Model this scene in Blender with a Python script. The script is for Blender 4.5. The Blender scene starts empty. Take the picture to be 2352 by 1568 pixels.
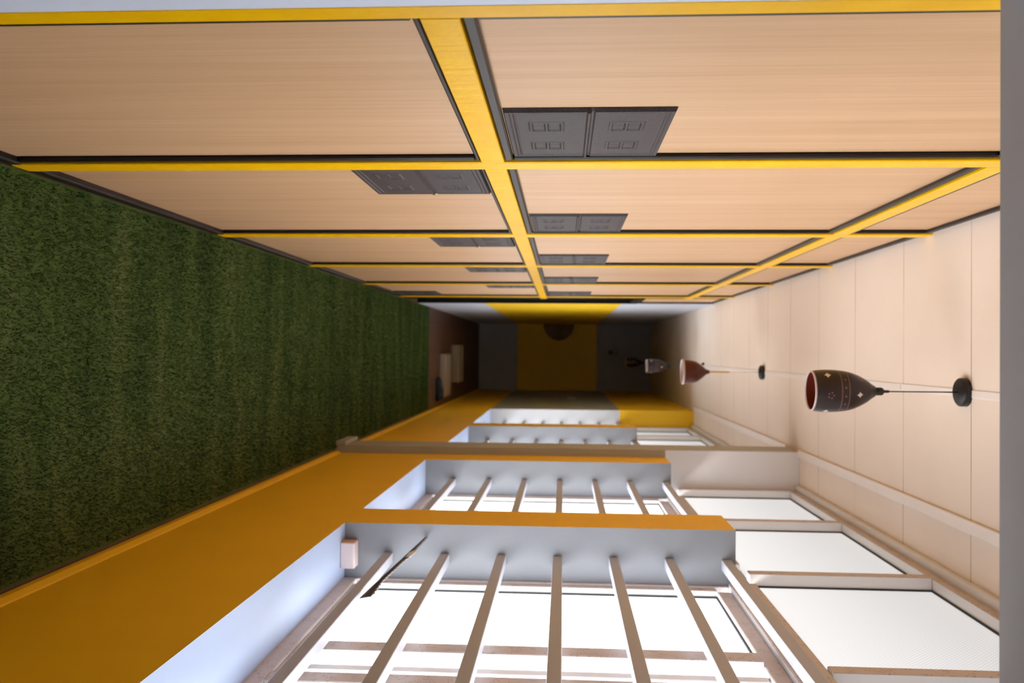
import bpy, bmesh, math, random
import numpy as np
from mathutils import Vector, Matrix
random.seed(7)
rng = np.random.default_rng(11)
sc = bpy.context.scene
COL = sc.collection

# ------------------------------------------------------------------ helpers
def tag(o, label=None, cat=None, group=None, kind=None):
    if label: o['label'] = label
    if cat: o['category'] = cat
    if group: o['group'] = group
    if kind: o['kind'] = kind
    return o

def empty(name, loc=(0, 0, 0)):
    o = bpy.data.objects.new(name, None)
    o.location = loc
    o.empty_display_size = 0.05
    COL.objects.link(o)
    return o

def link_mesh(name, me, mats, parent=None, loc=(0, 0, 0), smooth=False):
    if not isinstance(mats, (list, tuple)): mats = [mats]
    for m in mats: me.materials.append(m)
    if smooth:
        for p in me.polygons: p.use_smooth = True
    o = bpy.data.objects.new(name, me)
    o.location = loc
    COL.objects.link(o)
    if parent: o.parent = parent
    return o

def bm_obj(name, bm, mats, parent=None, loc=(0, 0, 0), smooth=False):
    bmesh.ops.recalc_face_normals(bm, faces=bm.faces[:])
    me = bpy.data.meshes.new(name)
    bm.to_mesh(me); bm.free()
    return link_mesh(name, me, mats, parent, loc, smooth)

def add_box(bm, x0, x1, y0, y1, z0, z1):
    vs = [bm.verts.new((x, y, z)) for x in (x0, x1) for y in (y0, y1) for z in (z0, z1)]
    for f in ((0, 1, 3, 2), (4, 6, 7, 5), (0, 4, 5, 1), (2, 3, 7, 6), (0, 2, 6, 4), (1, 5, 7, 3)):
        bm.faces.new([vs[i] for i in f])
    return vs

def bevel(bm, w, seg=1):
    if w > 0:
        bmesh.ops.bevel(bm, geom=bm.edges[:], offset=w, segments=seg, affect='EDGES', profile=0.5)

def box(name, x0, x1, y0, y1, z0, z1, mats, parent=None, bev=0.0, seg=1, pick=None, org=(0, 0, 0)):
    bm = bmesh.new()
    ox, oy, oz = org
    add_box(bm, x0 - ox, x1 - ox, y0 - oy, y1 - oy, z0 - oz, z1 - oz)
    bmesh.ops.recalc_face_normals(bm, faces=bm.faces[:])
    bevel(bm, bev, seg)
    if pick:
        for f in bm.faces: f.material_index = pick(f)
    return bm_obj(name, bm, mats, parent, org if parent is None else (0, 0, 0))

def lathe(name, prof, mats, parent=None, n=40, loc=(0, 0, 0), closed=False):
    bm = bmesh.new()
    rings = []
    for (r, z) in prof:
        if r < 1e-6:
            rings.append([bm.verts.new((0, 0, z))])
        else:
            rings.append([bm.verts.new((r * math.cos(2 * math.pi * i / n), r * math.sin(2 * math.pi * i / n), z)) for i in range(n)])
    for a, b in zip(rings[:-1], rings[1:]):
        for i in range(n):
            j = (i + 1) % n
            if len(a) == 1 and len(b) == 1: continue
            if len(a) == 1: bm.faces.new((a[0], b[i], b[j]))
            elif len(b) == 1: bm.faces.new((a[i], b[0], a[j]))
            else: bm.faces.new((a[i], b[i], b[j], a[j]))
    return bm_obj(name, bm, mats, parent, loc, smooth=True)

# ------------------------------------------------------------------ materials
def new_mat(name):
    m = bpy.data.materials.new(name); m.use_nodes = True
    nt = m.node_tree
    return m, nt, nt.nodes['Principled BSDF'], nt.links

def objco(nt, scale=(1, 1, 1), world=True):
    if world:
        g = nt.nodes.new('ShaderNodeNewGeometry'); out = g.outputs['Position']
    else:
        g = nt.nodes.new('ShaderNodeTexCoord'); out = g.outputs['Object']
    mp = nt.nodes.new('ShaderNodeMapping'); mp.inputs['Scale'].default_value = scale
    nt.links.new(out, mp.inputs['Vector'])
    return mp.outputs['Vector']

def noise(nt, vec, scale, detail=4, rough=.55):
    n = nt.nodes.new('ShaderNodeTexNoise')
    n.inputs['Scale'].default_value = scale; n.inputs['Detail'].default_value = detail; n.inputs['Roughness'].default_value = rough
    nt.links.new(vec, n.inputs['Vector'])
    return n.outputs['Fac']

def ramp(nt, fac, stops):
    r = nt.nodes.new('ShaderNodeValToRGB')
    el = r.color_ramp.elements
    while len(el) < len(stops): el.new(0.5)
    for e, (p, c) in zip(el, stops):
        e.position = p; e.color = (*c, 1)
    nt.links.new(fac, r.inputs['Fac'])
    return r.outputs['Color']

def bump(nt, fac, strength, dist, bsdf):
    b = nt.nodes.new('ShaderNodeBump'); b.inputs['Strength'].default_value = strength; b.inputs['Distance'].default_value = dist
    nt.links.new(fac, b.inputs['Height']); nt.links.new(b.outputs['Normal'], bsdf.inputs['Normal'])

def mth(nt, op, a, b=None, c=None):
    n = nt.nodes.new('ShaderNodeMath'); n.operation = op
    for i, v in enumerate((a, b, c)):
        if v is None: continue
        if isinstance(v, (int, float)): n.inputs[i].default_value = v
        else: nt.links.new(v, n.inputs[i])
    return n.outputs[0]

def mixc(nt, fac, a, b):
    n = nt.nodes.new('ShaderNodeMix'); n.data_type = 'RGBA'
    if isinstance(fac, (int, float)): n.inputs[0].default_value = fac
    else: nt.links.new(fac, n.inputs[0])
    for i, v in ((6, a), (7, b)):
        if isinstance(v, tuple): n.inputs[i].default_value = (*v, 1)
        else: nt.links.new(v, n.inputs[i])
    return n.outputs[2]

def paint(name, col, rough=.6, var=.06, bstr=.15, bscale=60, spec=.4, world=True):
    m, nt, b, L = new_mat(name)
    v = objco(nt, world=world)
    lo = tuple(c * (1 - var) for c in col); hi = tuple(min(1, c * (1 + var)) for c in col)
    L.new(ramp(nt, noise(nt, v, 3.0, 5), [(.3, lo), (.7, hi)]), b.inputs['Base Color'])
    b.inputs['Roughness'].default_value = rough
    b.inputs['Specular IOR Level'].default_value = spec
    if bstr: bump(nt, noise(nt, v, bscale, 3), bstr, .002, b)
    return m

def wood_mat(name, a, bcol):
    m, nt, b, L = new_mat(name)
    v1 = objco(nt, (30, 30, .9)); v2 = objco(nt, (140, 140, 2.2)); v3 = objco(nt, (5, 5, .35))
    f = mth(nt, 'ADD', mth(nt, 'MULTIPLY', noise(nt, v1, 1.0, 5), .5), mth(nt, 'MULTIPLY', noise(nt, v2, 1.0, 3), .28))
    f = mth(nt, 'ADD', f, mth(nt, 'MULTIPLY', noise(nt, v3, 1.0, 3), .3))
    L.new(ramp(nt, f, [(.40, a), (.68, bcol)]), b.inputs['Base Color'])
    b.inputs['Roughness'].default_value = .42
    b.inputs['Specular IOR Level'].default_value = .35
    return m

M = {}
M['wood'] = wood_mat('beech_veneer', (.56, .335, .175), (.70, .445, .255))

def enamel():
    m, nt, b, L = new_mat('yellow_enamel')
    v = objco(nt, (60, 60, 4)); v2 = objco(nt, (14, 14, 14))
    L.new(ramp(nt, noise(nt, v2, 1, 4), [(.3, (.93, .50, .001)), (.7, (.99, .57, .002))]), b.inputs['Base Color'])
    b.inputs['Roughness'].default_value = .3
    b.inputs['Specular IOR Level'].default_value = .14
    h = mth(nt, 'ADD', noise(nt, v, 1, 3), mth(nt, 'MULTIPLY', noise(nt, v2, 1.4, 2), 1.5))
    bump(nt, h, .35, .003, b)
    return m
M['enamel'] = enamel()
M['bead'] = paint('dark_bead', (.015, .0105, .010), rough=.36, var=.15, bstr=.1, spec=.3)

def plate_mat():
    m, nt, b, L = new_mat('embossed_dark_sheet')
    v = objco(nt, world=True)
    L.new(ramp(nt, noise(nt, v, 260, 4, .8), [(.36, (.019, .012, .012)), (.64, (.066, .051, .052))]), b.inputs['Base Color'])
    b.inputs['Roughness'].default_value = .5; b.inputs['Specular IOR Level'].default_value = .3
    bump(nt, noise(nt, v, 900, 2), .25, .0006, b)
    return m
M['plate'] = plate_mat()
M['greypaint'] = paint('grey_white_paint', (.245, .255, .278), rough=.55, var=.04, bstr=.25)  # reveals: same paint as the sills, their weaker light darkened into the colour
M['sill'] = paint('pale_sill_paint', (.46, .57, .80), rough=.5, var=.04, bstr=.2)  # sills: blue skylight put into the paint colour
M['lavender'] = paint('pale_lavender_paint', (.74, .81, .95), rough=.55, var=.03, bstr=.2)
M['taupe'] = paint('taupe_paint', (.42, .41, .36), rough=.6, var=.05, bstr=.25)
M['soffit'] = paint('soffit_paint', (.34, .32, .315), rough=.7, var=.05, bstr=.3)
M['barpaint'] = paint('bar_paint', (.48, .485, .55), rough=.4, var=.03, bstr=.05)
M['pvc'] = paint('white_pvc', (.80, .78, .78), rough=.35, var=.02, bstr=.0)
M['gasket'] = paint('black_rubber', (.012, .012, .012), rough=.6, var=.1, bstr=0)

def band_wall(name, y_from, band_col, base_col, z0, z1):
    """paint in three bands: base colour below z0 and above z1, band colour between; only beyond y_from (else base colour)."""
    m, nt, b, L = new_mat(name)
    g = nt.nodes.new('ShaderNodeNewGeometry'); s = nt.nodes.new('ShaderNodeSeparateXYZ')
    L.new(g.outputs['Position'], s.inputs[0])
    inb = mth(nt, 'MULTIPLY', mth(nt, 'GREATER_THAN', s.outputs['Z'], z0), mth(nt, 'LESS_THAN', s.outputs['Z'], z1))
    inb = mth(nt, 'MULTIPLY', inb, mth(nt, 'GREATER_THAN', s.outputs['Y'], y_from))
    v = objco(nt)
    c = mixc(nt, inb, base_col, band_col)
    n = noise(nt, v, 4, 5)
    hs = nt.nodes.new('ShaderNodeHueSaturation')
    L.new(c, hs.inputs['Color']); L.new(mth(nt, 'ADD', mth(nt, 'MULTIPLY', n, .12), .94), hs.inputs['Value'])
    L.new(hs.outputs['Color'], b.inputs['Base Color'])
    b.inputs['Roughness'].default_value = .55
    bump(nt, noise(nt, v, 70, 3), .2, .002, b)
    return m
YEL = (.80, .40, .004); GRY = (.36, .37, .37)
M['wallR'] = band_wall('yellow_wall_grey_band', 10.2145, GRY, (.95, .55, .003), .65, 2.162)
M['wallL'] = band_wall('pale_wall_yellow_band', 0, (.86, .53, .006), (.40, .415, .45), .69, 2.085)  # end wall copy of the band paint, corridor darkness put into its grey

M['wallLnear'] = band_wall('lavender_wall_yellow_band', 0, (.86, .53, .006), (.56, .585, .66), .69, 2.085)  # lighter copy of the same band paint, window light put into its grey

def ceiling_mat():
    m, nt, b, L = new_mat('cream_ceiling_boards')
    g = nt.nodes.new('ShaderNodeNewGeometry'); s = nt.nodes.new('ShaderNodeSeparateXYZ')
    L.new(g.outputs['Position'], s.inputs[0])
    y = s.outputs['Y']
    # board joints every 0.645 m
    fr = mth(nt, 'FRACT', mth(nt, 'DIVIDE', mth(nt, 'SUBTRACT', y, 3.3256 - 6.45), .645))
    d = mth(nt, 'MINIMUM', fr, mth(nt, 'SUBTRACT', 1.0, fr))
    joint = mth(nt, 'LESS_THAN', d, .0045)
    v = objco(nt, (2, 2, 2))
    fade = ramp(nt, noise(nt, v, 1.0, 2), [(.35, (.15, .15, .15)), (.65, (.9, .9, .9))])
    jf = mth(nt, 'MULTIPLY', joint, fade)
    v2 = objco(nt)
    base = ramp(nt, noise(nt, v2, 1.6, 4), [(.3, (.90, .755, .63)), (.7, (.95, .81, .69))])
    c = mixc(nt, jf, base, (.30, .22, .16))
    L.new(c, b.inputs['Base Color'])
    b.inputs['Roughness'].default_value = .5
    b.inputs['Specular IOR Level'].default_value = .3
    return m
M['ceiling'] = ceiling_mat()
M['trimcream'] = paint('cream_strip', (.93, .84, .78), rough=.45, var=.03, bstr=0)

def tile_mat():
    m, nt, b, L = new_mat('brown_floor_tiles')
    v = objco(nt)
    br = nt.nodes.new('ShaderNodeTexBrick')
    br.offset = 0; br.inputs['Scale'].default_value = 1
    br.inputs['Brick Width'].default_value = .33; br.inputs['Row Height'].default_value = .33
    br.inputs['Mortar Size'].default_value = .004
    br.inputs['Color1'].default_value = (.12, .06, .04, 1); br.inputs['Color2'].default_value = (.10, .05, .033, 1)
    br.inputs['Mortar'].default_value = (.04, .03, .025, 1)
    L.new(v, br.inputs['Vector'])
    L.new(br.outputs['Color'], b.inputs['Base Color']); b.inputs['Roughness'].default_value = .5
    return m
M['tile'] = tile_mat()

def turf_mat():
    m, nt, b, L = new_mat('turf_blades')
    v = objco(nt, (1.2, 5.5, 1)); v2 = objco(nt, (160, 160, 1))
    f = mth(nt, 'ADD', mth(nt, 'MULTIPLY', noise(nt, v, 1, 4), .55), mth(nt, 'MULTIPLY', noise(nt, v2, 1, 2), .45))
    L.new(ramp(nt, f, [(.32, (.024, .044, .007)), (.5, (.060, .105, .020)), (.72, (.14, .165, .052))]), b.inputs['Base Color'])
    b.inputs['Roughness'].default_value = .7
    b.inputs['Specular IOR Level'].default_value = .2
    return m
M['turf'] = turf_mat()

def film_mat():
    """white frame under beige protective film printed with brownish marks"""
    m, nt, b, L = new_mat('protective_film')
    v = objco(nt, (1, 26, 26)); v2 = objco(nt, (1, 150, 150))
    a = mth(nt, 'GREATER_THAN', noise(nt, v, 1, 1), .55)
    c = mth(nt, 'GREATER_THAN', noise(nt, v2, 1, 2), .54)
    k = mth(nt, 'MULTIPLY', mth(nt, 'MULTIPLY', a, c), .45)
    L.new(mixc(nt, k, (.60, .50, .44), (.26, .17, .09)), b.inputs['Base Color'])
    b.inputs['Roughness'].default_value = .45
    return m
M['film'] = film_mat()

def pane_mat(name, trans, tint):
    m = bpy.data.materials.new(name); m.use_nodes = True
    nt = m.node_tree; L = nt.links
    for n in list(nt.nodes): nt.nodes.remove(n)
    out = nt.nodes.new('ShaderNodeOutputMaterial')
    g = nt.nodes.new('ShaderNodeNewGeometry'); s = nt.nodes.new('ShaderNodeSeparateXYZ')
    L.new(g.outputs['Position'], s.inputs[0])
    # pressed grid of small squares, pitch 14 mm
    def w(c): return mth(nt, 'SINE', mth(nt, 'MULTIPLY', c, 2 * math.pi / .0145))
    p = mth(nt, 'ADD', mth(nt, 'MULTIPLY', mth(nt, 'MULTIPLY', w(s.outputs['Y']), w(s.outputs['Z'])), .5), .5)
    tr = nt.nodes.new('ShaderNodeBsdfTransparent'); tr.inputs['Color'].default_value = (*tint, 1)
    tl = nt.nodes.new('ShaderNodeBsdfTranslucent'); L.new(mixc(nt, p, tuple(c * .84 for c in tint), tuple(min(1, c * 1.14) for c in tint)), tl.inputs['Color'])
    gl = nt.nodes.new('ShaderNodeBsdfGlossy'); gl.inputs['Roughness'].default_value = .25
    mx = nt.nodes.new('ShaderNodeMixShader')
    L.new(mth(nt, 'SUBTRACT', 1 - trans[0], mth(nt, 'MULTIPLY', p, trans[1] - trans[0])), mx.inputs[0])
    L.new(tr.outputs[0], mx.inputs[1]); L.new(tl.outputs[0], mx.inputs[2])
    mx2 = nt.nodes.new('ShaderNodeMixShader'); mx2.inputs[0].default_value = .06
    L.new(mx.outputs[0], mx2.inputs[1]); L.new(gl.outputs[0], mx2.inputs[2])
    L.new(mx2.outputs[0], out.inputs['Surface'])
    return m
M['pane'] = pane_mat('patterned_glass', (.35, .65), (.95, .97, 1.0))
M['paneup'] = pane_mat('patterned_glass_dusty', (.0, .030), (.47, .46, .455))  # grey tint puts the shade of an unseen eave into the high panes

# ------------------------------------------------------------------ measures
XL = -.4928           # face of the yellow partition frame
XP = -.5125           # face of the wood panels
XR = .676             # room face of the window wall
XO = .945             # outer face of the window wall
ZC = 3.014            # ceiling
YE = 15.31            # end wall
YD = 1.226            # end of the doorway reveal the camera looks through
Z0, Z1 = 1.282, 1.342     # mid rail
U0, U1 = 2.610, 2.669     # upper rail
ZS, ZL = .649, 2.162      # sill, top of the piers

# ------------------------------------------------------------------ room shell
def pick_floor(f): return 0
fl = box('floor', -1.1, 1.0, -1.6, YE + .2, -.12, 0, M['tile'])
tag(fl, 'dark brown tiled floor showing beyond the end of the green turf', 'floor', kind='structure')

ce = box('ceiling', -1.1, 1.0, -1.6, YE + .2, ZC, ZC + .1, M['ceiling'])
tag(ce, 'cream boarded ceiling with thin dark joints over the corridor', 'ceiling', kind='structure')

# end wall
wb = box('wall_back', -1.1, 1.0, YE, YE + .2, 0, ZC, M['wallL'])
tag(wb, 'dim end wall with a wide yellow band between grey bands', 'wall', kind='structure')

# painted left wall past the partition
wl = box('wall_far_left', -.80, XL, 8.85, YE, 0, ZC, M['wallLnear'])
tag(wl, 'pale left wall with a yellow middle band beyond the wood panels', 'wall', kind='structure')

# wall behind the partition (the rooms behind the wood panels)
wp = box('wall_behind_panels', -.85, -.60, YD, 8.05, 0, ZC, M['soffit'])
tag(wp, 'plain wall hidden behind the wood panelling', 'wall', kind='structure')

# doorway the camera looks through: left reveal, header, right reveal, one bent piece
bm = bmesh.new()
o_ = [(-1.1, 0), (XL, 0), (XL, 2.096), (.78, 2.096), (.78, 0), (1.0, 0), (1.0, ZC), (-1.1, ZC)]
a_ = [bm.verts.new((x, .55, z)) for x, z in o_]; b_ = [bm.verts.new((x, YD, z)) for x, z in o_]
bm.faces.new(a_); bm.faces.new(b_)
for i in range(8):
    f = bm.faces.new((a_[i], a_[(i + 1) % 8], b_[(i + 1) % 8], b_[i]))
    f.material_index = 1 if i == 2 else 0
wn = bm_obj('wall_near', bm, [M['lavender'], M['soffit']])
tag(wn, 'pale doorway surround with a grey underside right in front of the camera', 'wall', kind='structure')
wk = box('wall_behind_camera', -1.1, 1.0, -1.6, -1.4, 0, ZC, M['lavender'])
tag(wk, 'pale wall behind the viewpoint', 'wall', kind='structure')
for nm, x0, x1 in (('wall_side_left', -1.1, -.95), ('wall_side_right', .95, 1.0)):
    w_ = box(nm, x0, x1, -1.4, .55, 0, ZC, M['lavender'])
    tag(w_, 'pale %s wall beside the viewpoint' % ('left' if x0 < 0 else 'right'), 'wall', kind='structure')

# window wall: one comb-shaped wall, windows open at the top, solid past the last window
W = [(1.40, 3.371), (3.680, 5.370), (6.150, 7.842), (8.187, 10.214)]
pts = [(YD, 0), (YE, 0), (YE, ZC), (10.214, ZC), (10.214, ZS)]
for (p, q) in reversed(W):
    if q < 10:
        pts += [(q, ZL), (q, ZS)]
    pts += [(p, ZS), (p, ZL)]
pts += [(YD, ZL)]
bm = bmesh.new()
n = len(pts)
A = [bm.verts.new((XR, y, z)) for y, z in pts]; B = [bm.verts.new((XO, y, z)) for y, z in pts]
f = bm.faces.new(A); f.material_index = 0
f = bm.faces.new(B); f.material_index = 1
for i in range(n):
    j = (i + 1) % n
    fy = abs(pts[i][0] - pts[j][0]) < 1e-6
    f = bm.faces.new((A[i], A[j], B[j], B[i]))
    f.material_index = 1
    if fy and pts[i][0] == 10.214: f.material_index = 2
    if not fy and abs(pts[i][1] - ZS) < 1e-6: f.material_index = 3
bm.normal_update(); bmesh.ops.recalc_face_normals(bm, faces=bm.faces[:])
bmesh.ops.triangulate(bm, faces=[f for f in bm.faces if len(f.verts) > 4])
def ret_mat():
    m, nt, b, L = new_mat('end_return_paint')
    g = nt.nodes.new('ShaderNodeNewGeometry'); s = nt.nodes.new('ShaderNodeSeparateXYZ'); L.new(g.outputs['Position'], s.inputs[0])
    L.new(mixc(nt, mth(nt, 'GREATER_THAN', s.outputs['Z'], ZL), (.55, .56, .585), (.90, .52, .004)), b.inputs['Base Color'])
    b.inputs['Roughness'].default_value = .55
    return m
wr = bm_obj('wall_right', bm, [M['wallR'], M['greypaint'], ret_mat(), M['sill']])
tag(wr, 'yellow window wall with pale grey sills and window reveals', 'wall', kind='structure')

# outer boundary above the near pier, so that daylight only comes in through glass
# skirting of the window wall
def skirt(y0, y1):
    bm = bmesh.new()
    prof = [(XR, 0), (XR - .014, 0), (XR - .014, .022), (XR - .004, .040), (XR, .044)]
    a = [bm.verts.new((x, y0, z)) for x, z in prof]; b = [bm.verts.new((x, y1, z)) for x, z in prof]
    bm.faces.new(a); bm.faces.new(b)
    for i in range(5): bm.faces.new((a[i], a[(i + 1) % 5], b[(i + 1) % 5], b[i]))
    return bm
s1 = bm_obj('baseboard_right', skirt(YD, 5.66), M['wallR'])
tag(s1, 'thin yellow skirting along the window wall before the column', 'baseboard', kind='structure')
s2 = bm_obj('baseboard_right', skirt(5.97, YE), M['wallR'])
tag(s2, 'thin yellow skirting along the window wall past the column', 'baseboard', kind='structure')

# column
def column_mat():
    m, nt, b, L = new_mat('column_two_tone_paint')
    g = nt.nodes.new('ShaderNodeNewGeometry'); s = nt.nodes.new('ShaderNodeSeparateXYZ'); L.new(g.outputs['Position'], s.inputs[0])
    k = mth(nt, 'MULTIPLY', mth(nt, 'GREATER_THAN', s.outputs['Z'], ZL), mth(nt, 'GREATER_THAN', s.outputs['X'], .6285))  # upper front painted lighter, as if lit by the high panes; rest left shaded
    L.new(mixc(nt, k, (.42, .41, .36), (.80, .79, .81)), b.inputs['Base Color']); b.inputs['Roughness'].default_value = .6
    bump(nt, noise(nt, objco(nt), 60, 3), .25, .002, b)
    return m
cl = box('column', .6252, .93, 5.668, 5.960, 0, ZC, column_mat(), bev=.003)
tag(cl, 'grey taupe column standing between the second and third window', 'column', kind='structure')
box('column_skirting', .598, .6262, 5.645, 5.985, 0, .075, M['taupe'], parent=cl, bev=.006)

# ceiling strips
def strip(nm, x0, x1, y0, y1, th, label, m='trimcream'):
    o = box(nm, x0, x1, y0, y1, ZC - th, ZC, M[m], bev=.002)
    return tag(o, label, 'trim', kind='structure')
strip('trim_1', .612, .660, YD, 5.66, .014, 'pale cover strip on the ceiling beside the near windows')
strip('trim_2', .612, .660, 5.97, 10.2, .014, 'pale cover strip on the ceiling past the column')
strip('trim_3', .128, .158, 4.00, YE, .004, 'narrow pale joint strip down the middle of the ceiling')
strip('trim_4', .128, .158, YD, 3.99, .004, 'narrow pale joint strip on the ceiling above the nearest lamp')
strip('trim_5', .840, .930, YD, 5.66, .03, 'pale head strip where near high windows meet the ceiling', 'pvc')
strip('trim_6', .840, .930, 5.97, 10.2, .03, 'pale head strip where far high windows meet the ceiling', 'pvc')

# ------------------------------------------------------------------ yellow partition frame (setting)
posts = [(YD, 1.275), (2.262, 2.3426), (3.662, 3.740), (4.997, 5.073), (6.364, 6.438), (7.800, 7.874)]
wleft = empty('wall_left', (XL, YD, 0))
tag(wleft, 'glossy yellow timber frame holding the wood panels on the left', 'wall', kind='structure')
def child_box(name, x0, x1, y0, y1, z0, z1, mat, parent, bev=0.0, pick=None):
    o = box(name, x0, x1, y0, y1, z0, z1, mat, None, bev, 1, pick)
    o.parent = parent
    o.matrix_parent_inverse = Matrix.Translation(-Vector(parent.location))
    return o
for (p, q) in posts:
    child_box('post', -.60, XL, p, q, 0, ZC, M['enamel'], wleft, .003)
bays = []
for (a, b) in zip(posts[:-1], posts[1:]): bays.append((a[1], b[0]))
bays.append((posts[-1][1], 8.05))
for (p, q) in bays:
    child_box('rail', -.60, XL, p, q, Z0, Z1, M['enamel'], wleft, .002)
    child_box('rail', -.60, XL, p, q, U0, U1, M['enamel'], wleft, .002)
child_box('rail', -.60, XL, 8.05, 8.85, 2.19, 2.24, M['bead'], wleft, .002)

# black open doorway at the far end of the partition
dr = empty('door_1', (XL, 8.05, 0))
tag(dr, 'black doorway in the left wall just after the last wood panel', 'door', kind='structure')
def dark_mat():
    m, nt, b, L = new_mat('black_brown_door')
    v = objco(nt, (20, 20, 1))
    L.new(ramp(nt, noise(nt, v, 1, 3), [(.3, (.006, .004, .004)), (.7, (.012, .009, .008))]), b.inputs['Base Color'])
    b.inputs['Roughness'].default_value = .6; b.inputs['Specular IOR Level'].default_value = .2
    return m
M['dark'] = dark_mat()
child_box('door_leaf', -.60, -.56, 8.08, 8.82, .005, 2.16, M['dark'], dr, .003)
child_box('door_jamb', -.62, XL, 8.05, 8.08, 0, 2.19, M['dark'], dr, .002)
child_box('door_jamb', -.62, XL, 8.82, 8.85, 0, 2.19, M['dark'], dr, .002)
child_box('door_head', -.62, XL, 8.08, 8.82, 2.16, 2.19, M['dark'], dr, .002)
bk = box('wall_behind_door', -.85, -.625, 8.05, 8.85, 0, ZC, M['dark'])
tag(bk, 'dark wall behind the black doorway', 'wall', kind='structure')

# ------------------------------------------------------------------ wood panels (things)
ordn = ['nearest', 'second', 'third', 'fourth', 'fifth', 'sixth']
BW = .022
def panel(y0, y1, z0, z1, label, group, bead_top=BW, bead_bottom=BW):
    y0 += .0015; y1 -= .0015; z0 += .0015; z1 -= .0015
    t = empty('wood_panel', (XP, (y0 + y1) / 2, z0))
    tag(t, label, 'panel', group)
    child_box('board', -.530, XP, y0, y1, z0, z1, M['wood'], t)
    xb = -.4985
    prof = lambda f: 0
    child_box('bead', XP, xb, y0, y1, z1 - bead_top, z1, M['bead'], t, .004)
    child_box('bead', XP, XL - .001 if z0 < .1 else xb, y0, y1, z0, z0 + bead_bottom, M['bead'], t, .004)
    child_box('bead', XP, xb, y0, y0 + BW, z0 + bead_bottom, z1 - bead_top, M['bead'], t, .004)
    child_box('bead', XP, xb, y1 - BW, y1, z0 + bead_bottom, z1 - bead_top, M['bead'], t, .004)
    return t
where = ['in the bay nearest the camera', 'in the second bay, after the first post', 'in the third bay along the left wall',
         'in the fourth bay along the left wall', 'in the fifth bay along the left wall', 'in the narrow bay beside the black doorway']
for i, (p, q) in enumerate(bays):
    panel(p, q, 0.0, Z0, 'lower beech wood panel ' + where[i], 'lower wood panels of the left partition', bead_top=.013, bead_bottom=.034)
    panel(p, q, Z1, U0, 'tall upper beech wood panel ' + where[i], 'upper wood panels of the left partition')
    if i > 0:
        panel(p, q, U1, ZC - .012, 'short top wood panel under the ceiling ' + where[i], 'top wood panels of the left partition')
    else:
        panel(p, q, U1, ZC - .012, 'short top wood panel under the ceiling ' + where[i], 'top wood panels of the left partition')
panel(8.05, 8.85, 2.24, ZC - .012, 'beech wood panel above the black doorway', 'top wood panels of the left partition')

# ------------------------------------------------------------------ embossed dark plates
def plate_mesh(h, w):
    ns, ntt = 96, 80
    me = bpy.data.meshes.new('embossed_plate')
    s = np.linspace(0, 1, ns); t = np.linspace(0, 1, ntt)
    S, T = np.meshgrid(s, t, indexing='ij')
    H = np.full_like(S, .006)
    db = np.minimum(np.minimum(S, 1 - S) * h, np.minimum(T, 1 - T) * w)
    H += np.where(db < .012, .0025, 0) + np.where((db > .020) & (db < .026), .0015, 0)
    H += np.where(np.abs(S - .5) < .008, .003, 0) - np.where(np.abs(S - .522) < .012, .003, 0)
    for cs in (.25, .73):
        for ct in (.31, .73):
            ds = np.abs(S - cs); dt = np.abs(T - ct)
            ins = (ds < .105) & (dt < .095)
            H = np.where(ins, .0078, H)
            pane = ((np.abs(ds - .048) < .036) & (dt < .078))
            H = np.where(pane, .0046, H)
            H = np.where(pane & (np.abs(T - ct + .01) < .007), .0058, H)
    H[0, :] = H[-1, :] = 0; H[:, 0] = H[:, -1] = 0
    co = np.stack([H, T * w, S * h], -1).reshape(-1, 3)
    idx = np.arange(ns * ntt).reshape(ns, ntt)
    q = np.stack([idx[:-1, :-1], idx[:-1, 1:], idx[1:, 1:], idx[1:, :-1]], -1).reshape(-1, 4)
    me.from_pydata(co.tolist(), [], q.tolist()); me.update()
    me.materials.append(M['plate'])
    return me
pm = plate_mesh(.368, .420); pm2 = plate_mesh(.366, .400)
def plate(y, z, label, me, group='embossed dark plates on the wood panels'):
    o = bpy.data.objects.new('embossed_plate', me)
    o.location = (XP + .001, y, z)
    COL.objects.link(o)
    return tag(o, label, 'plate', group)
pw = ['nearest', 'second', 'third', 'fourth', 'fifth']
loc = ['showing four little window shapes', 'right after the first post', 'halfway along the partition', 'further down the partition', 'farthest down the partition']
for i in range(5):
    y1 = bays[i][1] - BW - .003
    if i < 5:
        plate(y1 - .420, Z1 + BW + .003, ['large embossed dark brown plate with four little window shapes, nearest the camera',
              'embossed dark plate above the rail, in the second bay of wood panels',
              'embossed dark plate above the rail, in the third bay of wood panels',
              'embossed dark plate above the rail, in the fourth bay of wood panels',
              'small far embossed dark plate above the rail, in the fifth bay'][i], pm)
for i in range(1, 6):
    y0 = bays[i][0] + BW + .003
    if i == 5: continue
    plate(y0, Z0 - .0145 - .366 - .003, {1: 'embossed dark plate below the yellow rail, just past the first full post',
          2: 'embossed dark plate below the yellow rail, in the third bay of wood panels',
          3: 'embossed dark plate below the yellow rail, in the fourth bay of wood panels',
          4: 'small far embossed dark plate below the rail, in the fifth bay'}[i], pm2)
plate(bays[4][1] - BW - .423, .039, 'dark embossed plate low down by the turf, beside the far black doorway', pm)

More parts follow.
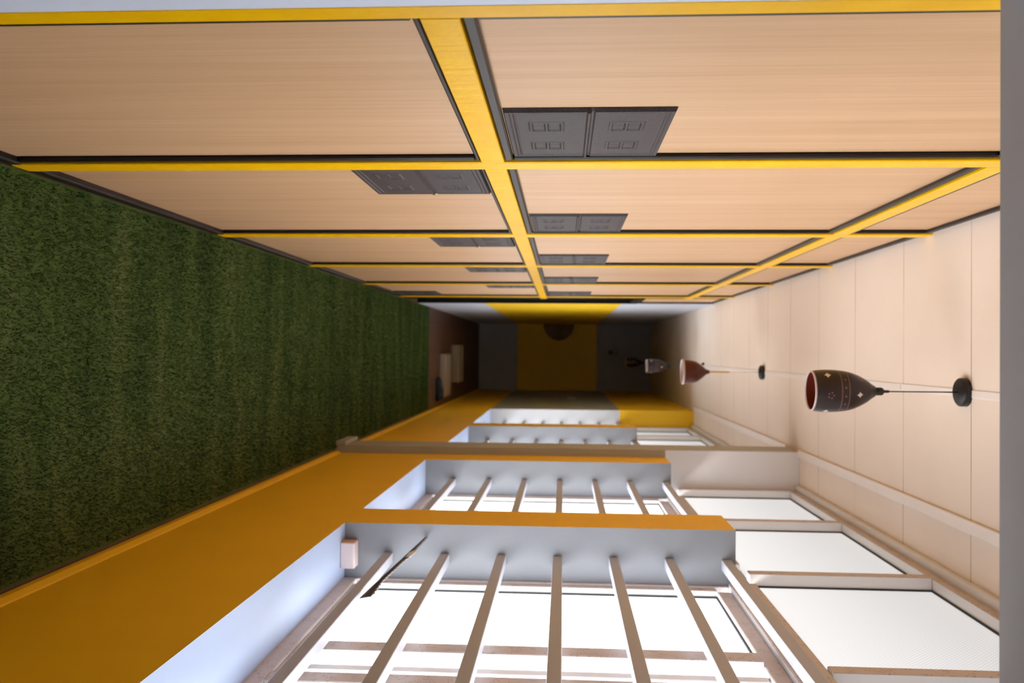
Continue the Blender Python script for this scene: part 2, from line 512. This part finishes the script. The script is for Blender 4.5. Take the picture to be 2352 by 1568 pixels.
# ------------------------------------------------------------------ artificial turf
def turf():
    x0, x1, y0, y1 = XL + .004, .648, YD + .02, 9.55
    N = 170000
    # denser near the camera
    u = rng.random(N); y = y0 + (y1 - y0) * (u ** 1.25)
    x = x0 + .008 + (x1 - x0 - .016) * rng.random(N)
    ang = rng.random(N) * 2 * np.pi
    hgt = .007 + .009 * rng.random(N); wd = .0009 + .0009 * rng.random(N)
    wd *= 1 + y / 6
    lean = (rng.random((N, 2)) - .5) * .018
    dx, dy = np.cos(ang) * wd, np.sin(ang) * wd
    z = np.full(N, .0055)
    a = np.stack([x - dx, y - dy, z], -1); b = np.stack([x + dx, y + dy, z], -1)
    c = np.stack([x + lean[:, 0], y + lean[:, 1], z + hgt], -1)
    co = np.empty((N * 3 + 8, 3)); co[0:N * 3:3] = a; co[1:N * 3:3] = b; co[2:N * 3:3] = c
    co[N * 3:] = [(X, Y, Z) for X in (x0, x1) for Y in (y0, y1) for Z in (.0, .006)]
    faces = np.arange(N * 3).reshape(-1, 3).tolist()
    k = N * 3
    for f in ((0, 1, 3, 2), (4, 6, 7, 5), (0, 4, 5, 1), (2, 3, 7, 6), (0, 2, 6, 4), (1, 5, 7, 3)):
        faces.append([k + i for i in f])
    me = bpy.data.meshes.new('artificial_turf')
    me.from_pydata(co.tolist(), [], faces); me.update()
    o = link_mesh('artificial_turf', me, M['turf'])
    tag(o, 'dark green artificial turf laid along the corridor floor', 'turf', kind='stuff')
turf()

# ------------------------------------------------------------------ windows (setting)
XF = .888; XG = .922
def face_pick(f): return 1 if f.normal.x < -.7 else 0
FM = None
def fbox(name, y0, y1, z0, z1, parent, x0=XF, x1=.938, bev=.003):
    return child_box(name, x0, x1, y0, y1, z0, z1, [M['pvc'], M['film']], parent, bev, face_pick)
def gasket(y0, y1, z0, z1, parent, x=XG - .006, t=.006):
    bm = bmesh.new()
    o = [(y0, z0), (y1, z0), (y1, z1), (y0, z1)]; i = [(y0 + t, z0 + t), (y1 - t, z0 + t), (y1 - t, z1 - t), (y0 + t, z1 - t)]
    def ring(xx): return [bm.verts.new((xx, *p)) for p in o], [bm.verts.new((xx, *p)) for p in i]
    ao, ai = ring(x); bo, bi = ring(x + .010)
    for k in range(4):
        j = (k + 1) % 4
        bm.faces.new((ao[k], ao[j], ai[j], ai[k])); bm.faces.new((bo[k], bo[j], bi[j], bi[k]))
        bm.faces.new((ao[k], ao[j], bo[j], bo[k])); bm.faces.new((ai[k], ai[j], bi[j], bi[k]))
    ob = bm_obj('gasket', bm, M['gasket']); ob.parent = parent
    ob.matrix_parent_inverse = Matrix.Translation(-Vector(parent.location))
def pane(y0, y1, z0, z1, parent, m='pane', x=XG):
    o = child_box('pane', x, x + .005, y0, y1, z0, z1, M[m], parent)
    return o
wlab = ['nearest low window with white frame behind brown bars', 'second low window with white frame behind brown bars',
        'third low window in the recess past the column', 'fourth low window in the farthest recess']
for i, (p, q) in enumerate(W):
    w = empty('window_%d' % (i + 1), (XF, p, ZS)); tag(w, wlab[i], 'window', kind='structure')
    zb, zt = .742, 2.085
    ym = {0: 2.43, 1: 4.59, 2: 7.0, 3: 9.2}[i]
    fbox('window_frame', p, q, .640, .700, w)
    fbox('sash_rail', p + .05, q - .05, .700, zb, w, x0=XF + .010)
    fbox('window_frame', p, q, 2.135, 2.240, w, x0=XF - .012)
    fbox('sash_rail', p + .05, q - .05, zt, 2.135, w, x0=XF + .010)
    fbox('window_frame', p, p + .05, .700, 2.135, w)
    fbox('window_frame', q - .012, q, .700, 2.135, w)
    fbox('sash_stile', q - .050, q - .012, zb, zt, w, x0=XF + .006)
    fbox('mullion', ym - .125, ym - .055, .700, 2.135, w)
    fbox('sash_stile', ym + .118, ym + .190, zb, zt, w, x0=XF - .004)
    child_box('sash_stile', .914, .936, ym + .035, ym + .075, .715, zt, [M['pvc']], w, .003)
    gasket(ym + .185, q - .050, zb, zt, w)
    pane(ym + .175, q - .04, zb - .01, zt + .01, w)
    pane(ym - .06, ym + .13, zb - .01, zt + .01, w)
    pane(p + .04, ym - .115, zb - .01, zt + .01, w)
# high windows
for k, (y0, y1, ms, lab) in enumerate(((YD, 5.665, [1.37, 2.43, 3.490, 4.590, 5.612], 'run of high glass panes above the two near windows up to the ceiling'),
                                      (5.963, 10.213, [6.02, 7.08, 8.14, 9.20, 10.16], 'run of high glass panes above the far windows'))):
    w = empty('window_%d' % (5 + k), (XF, y0, 2.24)); tag(w, lab, 'window', kind='structure')
    fbox('window_frame', y0, y1, 2.943, 2.984, w, x0=.872)
    edges = []
    for y in ms:
        fbox('mullion', y, y + .05, 2.24, 2.943, w, x0=.868)
    for a, b in zip(ms[:-1], ms[1:]):
        gasket(a + .05, b, 2.245, 2.943, w)
        pane(a + .04, b + .01, 2.238, 2.950, w, 'paneup')
    pane(y0, ms[0] + .01, 2.238, 2.950, w, 'paneup')
# wall closing above the near jamb and outside sill edge
# ------------------------------------------------------------------ window bars (things)
bz = [.823, 1.045, 1.265, 1.483, 1.698, 1.911, 2.127]
bn = ['lowest', 'second from the bottom', 'third from the bottom', 'middle', 'third from the top', 'second from the top', 'topmost']
def bar_mesh(L):
    bm = bmesh.new(); add_box(bm, 0, .040, 0, L, -.0185, .0185); bevel(bm, .003, 2)
    bmesh.ops.recalc_face_normals(bm, faces=bm.faces[:])
    me = bpy.data.meshes.new('window_bar'); bm.to_mesh(me); bm.free(); me.materials.append(M['barpaint'])
    return me
for i, (p, q) in enumerate(W):
    me = bar_mesh(q - p)
    for k, z in enumerate(bz):
        o = bpy.data.objects.new('window_bar', me); o.location = ((.788, .788, .794, .820)[i], p, z); COL.objects.link(o)
        if i < 2:
            lab = '%s horizontal brown bar across the %s window' % (bn[k], ['nearest', 'second'][i])
        else:
            lab = '%s horizontal bar inside the %s window recess past the column' % (bn[k], ['third', 'fourth'][i - 2])
        tag(o, lab, 'bar', ['bars of the nearest window', 'bars of the second window', 'bars of the third window', 'bars of the fourth window'][i])

# ------------------------------------------------------------------ things in the near window
def small_box():
    t = box('small_box', .739, .839, 3.300, 3.366, ZS, ZS + .056, None or [paint('pinkish_white_box', (.72, .60, .60), rough=.5, var=.05, bstr=.05),
            paint('orange_scuff', (.75, .42, .28), rough=.5, var=.25, bstr=0)], None, .005, 2, lambda f: 1 if f.normal.x < -.7 else 0, (.789, 3.333, ZS))
    tag(t, 'small pinkish white box standing in the corner of the nearest window sill', 'box')
small_box()

def saw():
    A_ = Vector((.8055, 2.800, .8440)); B_ = Vector((.727, 3.3685, .966))
    d = (B_ - A_); Lg = d.length; d.normalize()
    up = Vector((0, 0, 1)); side = d.cross(up).normalized(); nrm = side.cross(d).normalized()
    # the blade stands on edge, teeth to the window side
    wdir = (nrm * .97 - side * .24).normalized()
    t = empty('saw_blade', A_)
    tag(t, 'thin dark saw-like blade with shiny teeth leaning across the lowest bar', 'blade')
    nrmb = wdir.cross(d).normalized()
    bm = bmesh.new(); n = 24
    rows = []
    for i in range(n + 1):
        f = i / n
        w0 = .020 + (.022 * (1 - f / .22) if f < .22 else 0) + (.010 * (1 - abs(f - .66) / .12) if abs(f - .66) < .12 else 0) - .008 * max(0, f - .85) / .15
        c = d * (Lg * f)
        rows.append([bm.verts.new(c + nrmb * s * .0012 + wdir * w) for s, w in ((-1, 0.0), (1, 0.0), (1, w0), (-1, w0))])
    for a, b in zip(rows[:-1], rows[1:]):
        for k in range(4): bm.faces.new((a[k], a[(k + 1) % 4], b[(k + 1) % 4], b[k]))
    bm.faces.new(rows[0]); bm.faces.new(rows[-1])
    o = bm_obj('blade', bm, paint('rusty_blade', (.055, .030, .022), rough=.45, var=.35, bstr=.2)); o.parent = t
    # toothed edge: one zigzag strip
    bm = bmesh.new(); m = 46; prev = None
    for i in range(m + 1):
        f = i / m
        c = d * (Lg * (.02 + .97 * f))
        w_ = .020 + (.022 * (1 - f / .22) if f < .22 else 0) + (.010 * (1 - abs(f - .66) / .12) if abs(f - .66) < .12 else 0) - .008 * max(0, f - .85) / .15
        tip = w_ + (.0065 if i % 2 else .001)
        cur = [bm.verts.new(c + nrmb * s * .0016 + wdir * w) for s, w in ((-1, w_ - .003), (1, w_ - .003), (1, tip), (-1, tip))]
        if prev:
            for k in range(4): bm.faces.new((prev[k], prev[(k + 1) % 4], cur[(k + 1) % 4], cur[k]))
        else: bm.faces.new(cur)
        prev = cur
    bm.faces.new(prev)
    ms, nt, b, L = new_mat('bright_steel'); b.inputs['Base Color'].default_value = (.75, .73, .72, 1); b.inputs['Metallic'].default_value = .8; b.inputs['Roughness'].default_value = .3
    L.new(ramp(nt, noise(nt, objco(nt), 90, 2), [(.3, (.5, .47, .45)), (.7, (.85, .84, .84))]), b.inputs['Base Color'])
    o = bm_obj('teeth', bm, ms); o.parent = t; o['label'] = 'shiny steel teeth'
    # paper scrap caught on the blade
    bm = bmesh.new(); c = d * (Lg * .66)
    pl = [(-.03, -.012), (.02, -.018), (.045, .0), (.015, .012), (-.02, .006)]
    a = [bm.verts.new(c + d * u + wdir * (.026 + v) + nrmb * .002) for u, v in pl]; b = [bm.verts.new(c + d * u + wdir * (.026 + v) + nrmb * .0035) for u, v in pl]
    bm.faces.new(a); bm.faces.new(b)
    for k in range(5): bm.faces.new((a[k], a[(k + 1) % 5], b[(k + 1) % 5], b[k]))
    o = bm_obj('paper_scrap', bm, paint('white_paper', (.9, .88, .86), rough=.7, var=.03, bstr=0)); o.parent = t; o['label'] = 'white scrap caught midway'
saw()

# ------------------------------------------------------------------ pendant lamps
def shade_mat(name, outer, inner, rough):
    m, nt, b, L = new_mat(name)
    v = objco(nt, world=False)
    L.new(ramp(nt, noise(nt, v, 18, 3), [(.3, tuple(c * .8 for c in outer)), (.7, outer)]), b.inputs['Base Color'])
    b.inputs['Roughness'].default_value = rough; b.inputs['Specular IOR Level'].default_value = .28
    return m
def pattern_shade():
    m, nt, b, L = new_mat('maroon_black_enamel')
    tc = nt.nodes.new('ShaderNodeTexCoord'); s = nt.nodes.new('ShaderNodeSeparateXYZ'); L.new(tc.outputs['Object'], s.inputs[0])
    ang = mth(nt, 'ARCTAN2', s.outputs['Y'], s.outputs['X']); z = s.outputs['Z']
    def A(x): return mth(nt, 'ABSOLUTE', x)
    t = mth(nt, 'DIVIDE', mth(nt, 'ADD', ang, math.radians(170) + 2 * math.pi), math.pi / 3)
    arc = mth(nt, 'MULTIPLY', mth(nt, 'SUBTRACT', mth(nt, 'FRACT', t), .5), .075)
    par = mth(nt, 'MODULO', mth(nt, 'FLOOR', t), 2.0)
    z0 = mth(nt, 'ADD', .047, mth(nt, 'MULTIPLY', par, .116))
    def star(a, bb, size):
        return mth(nt, 'LESS_THAN', mth(nt, 'ADD', mth(nt, 'POWER', A(a), .72), mth(nt, 'POWER', A(bb), .72)), size ** .72)
    dia = star(arc, mth(nt, 'SUBTRACT', z, z0), .0135)
    # small flower rings, half a cell on
    z1 = mth(nt, 'SUBTRACT', .216, z0)
    z1 = mth(nt, 'SUBTRACT', z1, .0)
    dz = mth(nt, 'SUBTRACT', z, z1)
    rad = mth(nt, 'SQRT', mth(nt, 'ADD', mth(nt, 'MULTIPLY', arc, arc), mth(nt, 'MULTIPLY', dz, dz)))
    pet = mth(nt, 'GREATER_THAN', mth(nt, 'SINE', mth(nt, 'MULTIPLY', mth(nt, 'ARCTAN2', dz, arc), 5.0)), .1)
    flo = mth(nt, 'MULTIPLY', mth(nt, 'LESS_THAN', A(mth(nt, 'SUBTRACT', rad, .0095)), .0028), pet)
    lines = mth(nt, 'MAXIMUM', mth(nt, 'LESS_THAN', A(mth(nt, 'SUBTRACT', z, .094)), .0017), mth(nt, 'LESS_THAN', A(mth(nt, 'SUBTRACT', z, .122)), .0017))
    t2 = mth(nt, 'DIVIDE', mth(nt, 'ADD', ang, 7.0), 2 * math.pi / 15)
    a2 = mth(nt, 'MULTIPLY', mth(nt, 'SUBTRACT', mth(nt, 'FRACT', t2), .5), .0335)
    dots = star(a2, mth(nt, 'SUBTRACT', z, .108), .0062)
    dim = mth(nt, 'MAXIMUM', mth(nt, 'MAXIMUM', lines, dots), flo)
    v = objco(nt, world=False)
    base = ramp(nt, noise(nt, v, 18, 3), [(.3, (.017, .0085, .0075)), (.7, (.024, .0115, .010))])
    c = mixc(nt, dim, base, (.17, .085, .08))
    c = mixc(nt, dia, c, (.74, .60, .52))
    L.new(c, b.inputs['Base Color'])
    b.inputs['Roughness'].default_value = .28; b.inputs['Specular IOR Level'].default_value = .42
    return m
M['shade_dark'] = pattern_shade()
M['shade_red'] = shade_mat('red_brown_lining', (.20, .026, .010), None, .45)
M['shade_brown'] = shade_mat('red_brown_enamel', (.105, .026, .016), None, .28)
M['black'] = paint('black_plastic', (.012, .011, .011), rough=.4, var=.1, bstr=0)
M['rim'] = paint('pinkish_rim', (.62, .50, .48), rough=.35, var=.03, bstr=0)
M['inlay'] = paint('pale_inlay', (.70, .56, .46), rough=.35, var=.25, bstr=0)
M['inlay_dim'] = paint('dull_pink_inlay', (.20, .10, .09), rough=.35, var=.3, bstr=0)
M['gold'] = paint('gold_sleeve', (.55, .30, .05), rough=.35, var=.08, bstr=0)

PA = [(.0745, 0), (.0785, .020), (.0807, .051), (.0794, .093), (.0737, .135), (.0625, .169), (.044, .203), (.0300, .222), (.0200, .237)]
PB = [(.0930, 0), (.0930, .020), (.0900, .055), (.0800, .098), (.0620, .132), (.0400, .160), (.0200, .182), (.0120, .205)]
def prof_r(P, z):
    for (r0, z0), (r1, z1) in zip(P[:-1], P[1:]):
        if z0 <= z <= z1: return r0 + (r1 - r0) * (z - z0) / (z1 - z0)
    return P[-1][0]
def densify(P, k=5):
    # Catmull-Rom
    out = []
    Q = [P[0]] + P + [P[-1]]
    for i in range(1, len(Q) - 2):
        for s in range(k):
            t = s / k
            out.append(tuple(.5 * ((2 * Q[i][c]) + (-Q[i - 1][c] + Q[i + 1][c]) * t + (2 * Q[i - 1][c] - 5 * Q[i][c] + 4 * Q[i + 1][c] - Q[i + 2][c]) * t * t + (-Q[i - 1][c] + 3 * Q[i][c] - 3 * Q[i + 1][c] + Q[i + 2][c]) * t ** 3) for c in (0, 1)))
    out.append(P[-1]); return out

def pendant(x, y, zb, kind, label, rr):
    t = empty('pendant_lamp', (x, y, zb)); tag(t, label, 'pendant lamp', 'pendant lamps in a row on the ceiling')
    P = PA if kind == 'a' else PB
    S = densify(P)
    th = .0022
    outer = S; inner = [(max(.004, r - th), z) for r, z in reversed(S)]
    lathe('lamp_shade', outer, M['shade_dark' if kind == 'a' else 'shade_brown'], t)
    lathe('shade_lining', [(r, z) for r, z in inner], M['shade_red' if kind == 'a' else 'rim'], t)['label'] = 'red brown lining' if kind == 'a' else 'pale lining'
    r0 = P[0][0]
    lathe('shade_rim', [(r0 - .0035, .0015), (r0 - .0035, -.002), (r0 - .001, -.004), (r0 + .0015, -.002), (r0 + .0015, .003), (r0 - .0035, .0015)] if kind == 'a' else
          [(r0 - .003, .003), (r0 - .003, -.003), (r0 + .0025, -.003), (r0 + .003, .010), (r0 - .0005, .012)], M['rim'], t)['label'] = 'pale rim'
    zt = P[-1][1]; zc = ZC - zb
    if kind == 'a':
        lathe('lamp_socket', [(0, zt - .004), (.0150, zt - .004), (.0155, zt + .024), (.012, zt + .031), (.0060, zt + .033), (.0050, zt + .052), (.0025, zt + .056), (0, zt + .056)], M['black'], t, 24)
        lathe('cord', [(0, zt + .05), (.0024, zt + .05), (.0024, zc - .02), (0, zc - .02)], M['black'], t, 12)
    else:
        lathe('stem', [(0, zt - .01), (.0055, zt - .01), (.0055, zt + .145), (.004, zt + .150), (0, zt + .150)], M['gold'], t, 16)['label'] = 'gold sleeve'
        lathe('cord', [(0, zt + .14), (.0016, zt + .14), (.0016, zc - .02), (0, zc - .02)], M['taupe'], t, 12)
        o = lathe('wing_nut', [(0, 0), (.010, .002), (.012, .010), (.007, .020), (0, .024)], M['black'], t, 16)
        o.location = (-.052, -.012, .150); o.rotation_euler = (0, -1.0, 0)
    lathe('canopy', [(0, zc - .030), (.047, zc - .030), (.0535, zc - .024), (.0540, zc - .001), (0, zc - .001)], M['black'], t)
    lathe('light_bulb', [(0, .052), (.014, .056), (.024, .072), (.028, .094), (.023, .118), (.014, .14), (.012, .17), (0, .17)], M['rim'], t, 24)
    return t
pendant(.139, 3.366, 2.440, 'a', 'dark maroon pendant lamp with pale diamond pattern, nearest the camera', 0)
pendant(.142, 6.680, 2.402, 'b', 'plain red brown pendant lamp with a gold stem, second along the ceiling', 0)
pendant(.150, 10.000, 2.450, 'a', 'dim patterned pendant lamp third along, where the corridor turns dark', -1.9)
pendant(.150, 13.300, 2.450, 'a', 'dark pendant lamp farthest down the corridor, against the end wall', -1.6)

# ------------------------------------------------------------------ far end things
def wall_switch():
    t = empty('light_switch', (XR, 12.70, 1.62)); tag(t, 'small white light switch on the dark right wall past the windows', 'switch')
    child_box('switch_plate', XR - .010, XR, 12.63, 12.77, 1.56, 1.68, M['pvc'], t, .004)
    child_box('rocker', XR - .015, XR - .009, 12.66, 12.74, 1.59, 1.65, M['pvc'], t, .003)
wall_switch()
def wall_light():
    t = empty('wall_light', (0, YE, 2.36)); tag(t, 'tiny pale wall light high on the dark end wall', 'lamp')
    child_box('lamp_base', -.035, .035, YE - .03, YE, 2.29, 2.36, M['black'], t, .006)
    child_box('lamp_cover', -.05, .05, YE - .07, YE - .001, 2.36, 2.44, paint('beige_cover', (.55, .46, .34), rough=.5), t, .02)
wall_light()
def emblem():
    bm = bmesh.new(); n = 24
    def rim(y): return [bm.verts.new((XL + .003 + .29 * math.cos(a), y, 1.415 + .27 * math.sin(a))) for a in [(-math.pi / 2 + math.pi * k / n) for k in range(n + 1)]]
    a = rim(YE - .012); b = rim(YE)
    bm.faces.new(a); bm.faces.new(b)
    for i in range(n + 1): bm.faces.new((a[i], a[(i + 1) % (n + 1)], b[(i + 1) % (n + 1)], b[i]))
    o = bm_obj('wall_ornament', bm, paint('brown_ornament', (.20, .115, .05), rough=.6, var=.4, bstr=.3, bscale=40))
    tag(o, 'brown half-round ornament on the yellow band of the end wall', 'ornament')
emblem()
mb = paint('pale_board', (.30, .235, .17), rough=.6, var=.08)
def board(x0, x1, y0, y1, h, label):
    bm = bmesh.new(); add_box(bm, x0, x1, y0, y1, 0, h); bmesh.ops.recalc_face_normals(bm, faces=bm.faces[:]); bevel(bm, .015, 3)
    tag(bm_obj('board', bm, mb), label, 'board', 'pale boards lying at the dark end')
board(.035, .560, 10.45, 10.95, .080, 'pale board lying on the dark tiles just past the turf, nearer one')
board(-.085, .42, 11.55, 12.1, .105, 'pale board lying on the dark tiles, the farther and dimmer one')
def bundle():
    bm = bmesh.new(); bmesh.ops.create_icosphere(bm, subdivisions=4, radius=1)
    for v in bm.verts:
        s = 1 + .18 * math.sin(5 * v.co.x + 2 * v.co.y) + .12 * math.sin(9 * v.co.y + 3 * v.co.z)
        v.co = Vector((v.co.x * .13 * s, v.co.y * .10 * s, max(-.2, v.co.z) * .055 * s))
    zmin = min(v.co.z for v in bm.verts)
    o = bm_obj('cloth_bundle', bm, paint('dark_blue_cloth', (.02, .028, .05), rough=.9, var=.2, bstr=.5), None, (.47, 10.22, -zmin + .001), smooth=True)
    tag(o, 'dark blue cloth bundle on the floor in front of the nearer pale board', 'bundle')
bundle()

# ------------------------------------------------------------------ light
w = bpy.data.worlds.new('World'); sc.world = w; w.use_nodes = True
bg = w.node_tree.nodes['Background']; bg.inputs['Color'].default_value = (.86, .93, 1.0, 1); bg.inputs['Strength'].default_value = .5
def area(name, loc, sy, sz, power, col):
    l = bpy.data.lights.new(name, 'AREA'); l.shape = 'RECTANGLE'; l.size = sz; l.size_y = sy; l.energy = power; l.color = col
    o = bpy.data.objects.new(name, l); COL.objects.link(o); o.location = loc
    o.rotation_euler = (0, math.radians(90), 0)     # -Z axis to -X
    return o
k_ = area('daylight_sky', (1.80, 5.15, 1.75), 10.5, 2.5, 62, (.78, .89, 1.0))
k_.data.spread = math.radians(95)
g_ = area('daylight_sunlit_ground', (2.05, 5.15, .10), 10.5, 1.6, 650, (1.0, .98, .95))
g_.rotation_euler = (0, math.radians(90 + 55), 0)
g_.data.spread = math.radians(95)

# ------------------------------------------------------------------ camera
f_px = 1994.62324; pit = -.05936; yaw = -.01166; roll = -.00763
cy, sy = math.cos(yaw), math.sin(yaw); cp, sp = math.cos(pit), math.sin(pit); cr, sr = math.cos(roll), math.sin(roll)
R_ = Vector((cy, -sy, 0)); F_ = Vector((sy, cy, 0)); Z_ = Vector((0, 0, 1))
D_ = F_ * cp + Z_ * sp; U_ = -F_ * sp + Z_ * cp
u_ = R_ * cr - U_ * sr; v_ = R_ * sr + U_ * cr
cam = bpy.data.cameras.new('camera'); co = bpy.data.objects.new('camera', cam); COL.objects.link(co)
X_ = v_; Y_ = -u_; N_ = -D_
co.matrix_world = Matrix(((X_.x, Y_.x, N_.x, 0), (X_.y, Y_.y, N_.y, 0), (X_.z, Y_.z, N_.z, 1.5), (0, 0, 0, 1)))
cam.sensor_fit = 'HORIZONTAL'; cam.sensor_width = 36; cam.lens = 36 * f_px / 2352
cam.clip_start = .05
cam.dof.use_dof = True; cam.dof.focus_distance = 1.9; cam.dof.aperture_fstop = 4.5
sc.camera = co
vs = sc.view_settings
vs.view_transform = 'Standard'; vs.look = 'None'; vs.exposure = .13; vs.gamma = 1
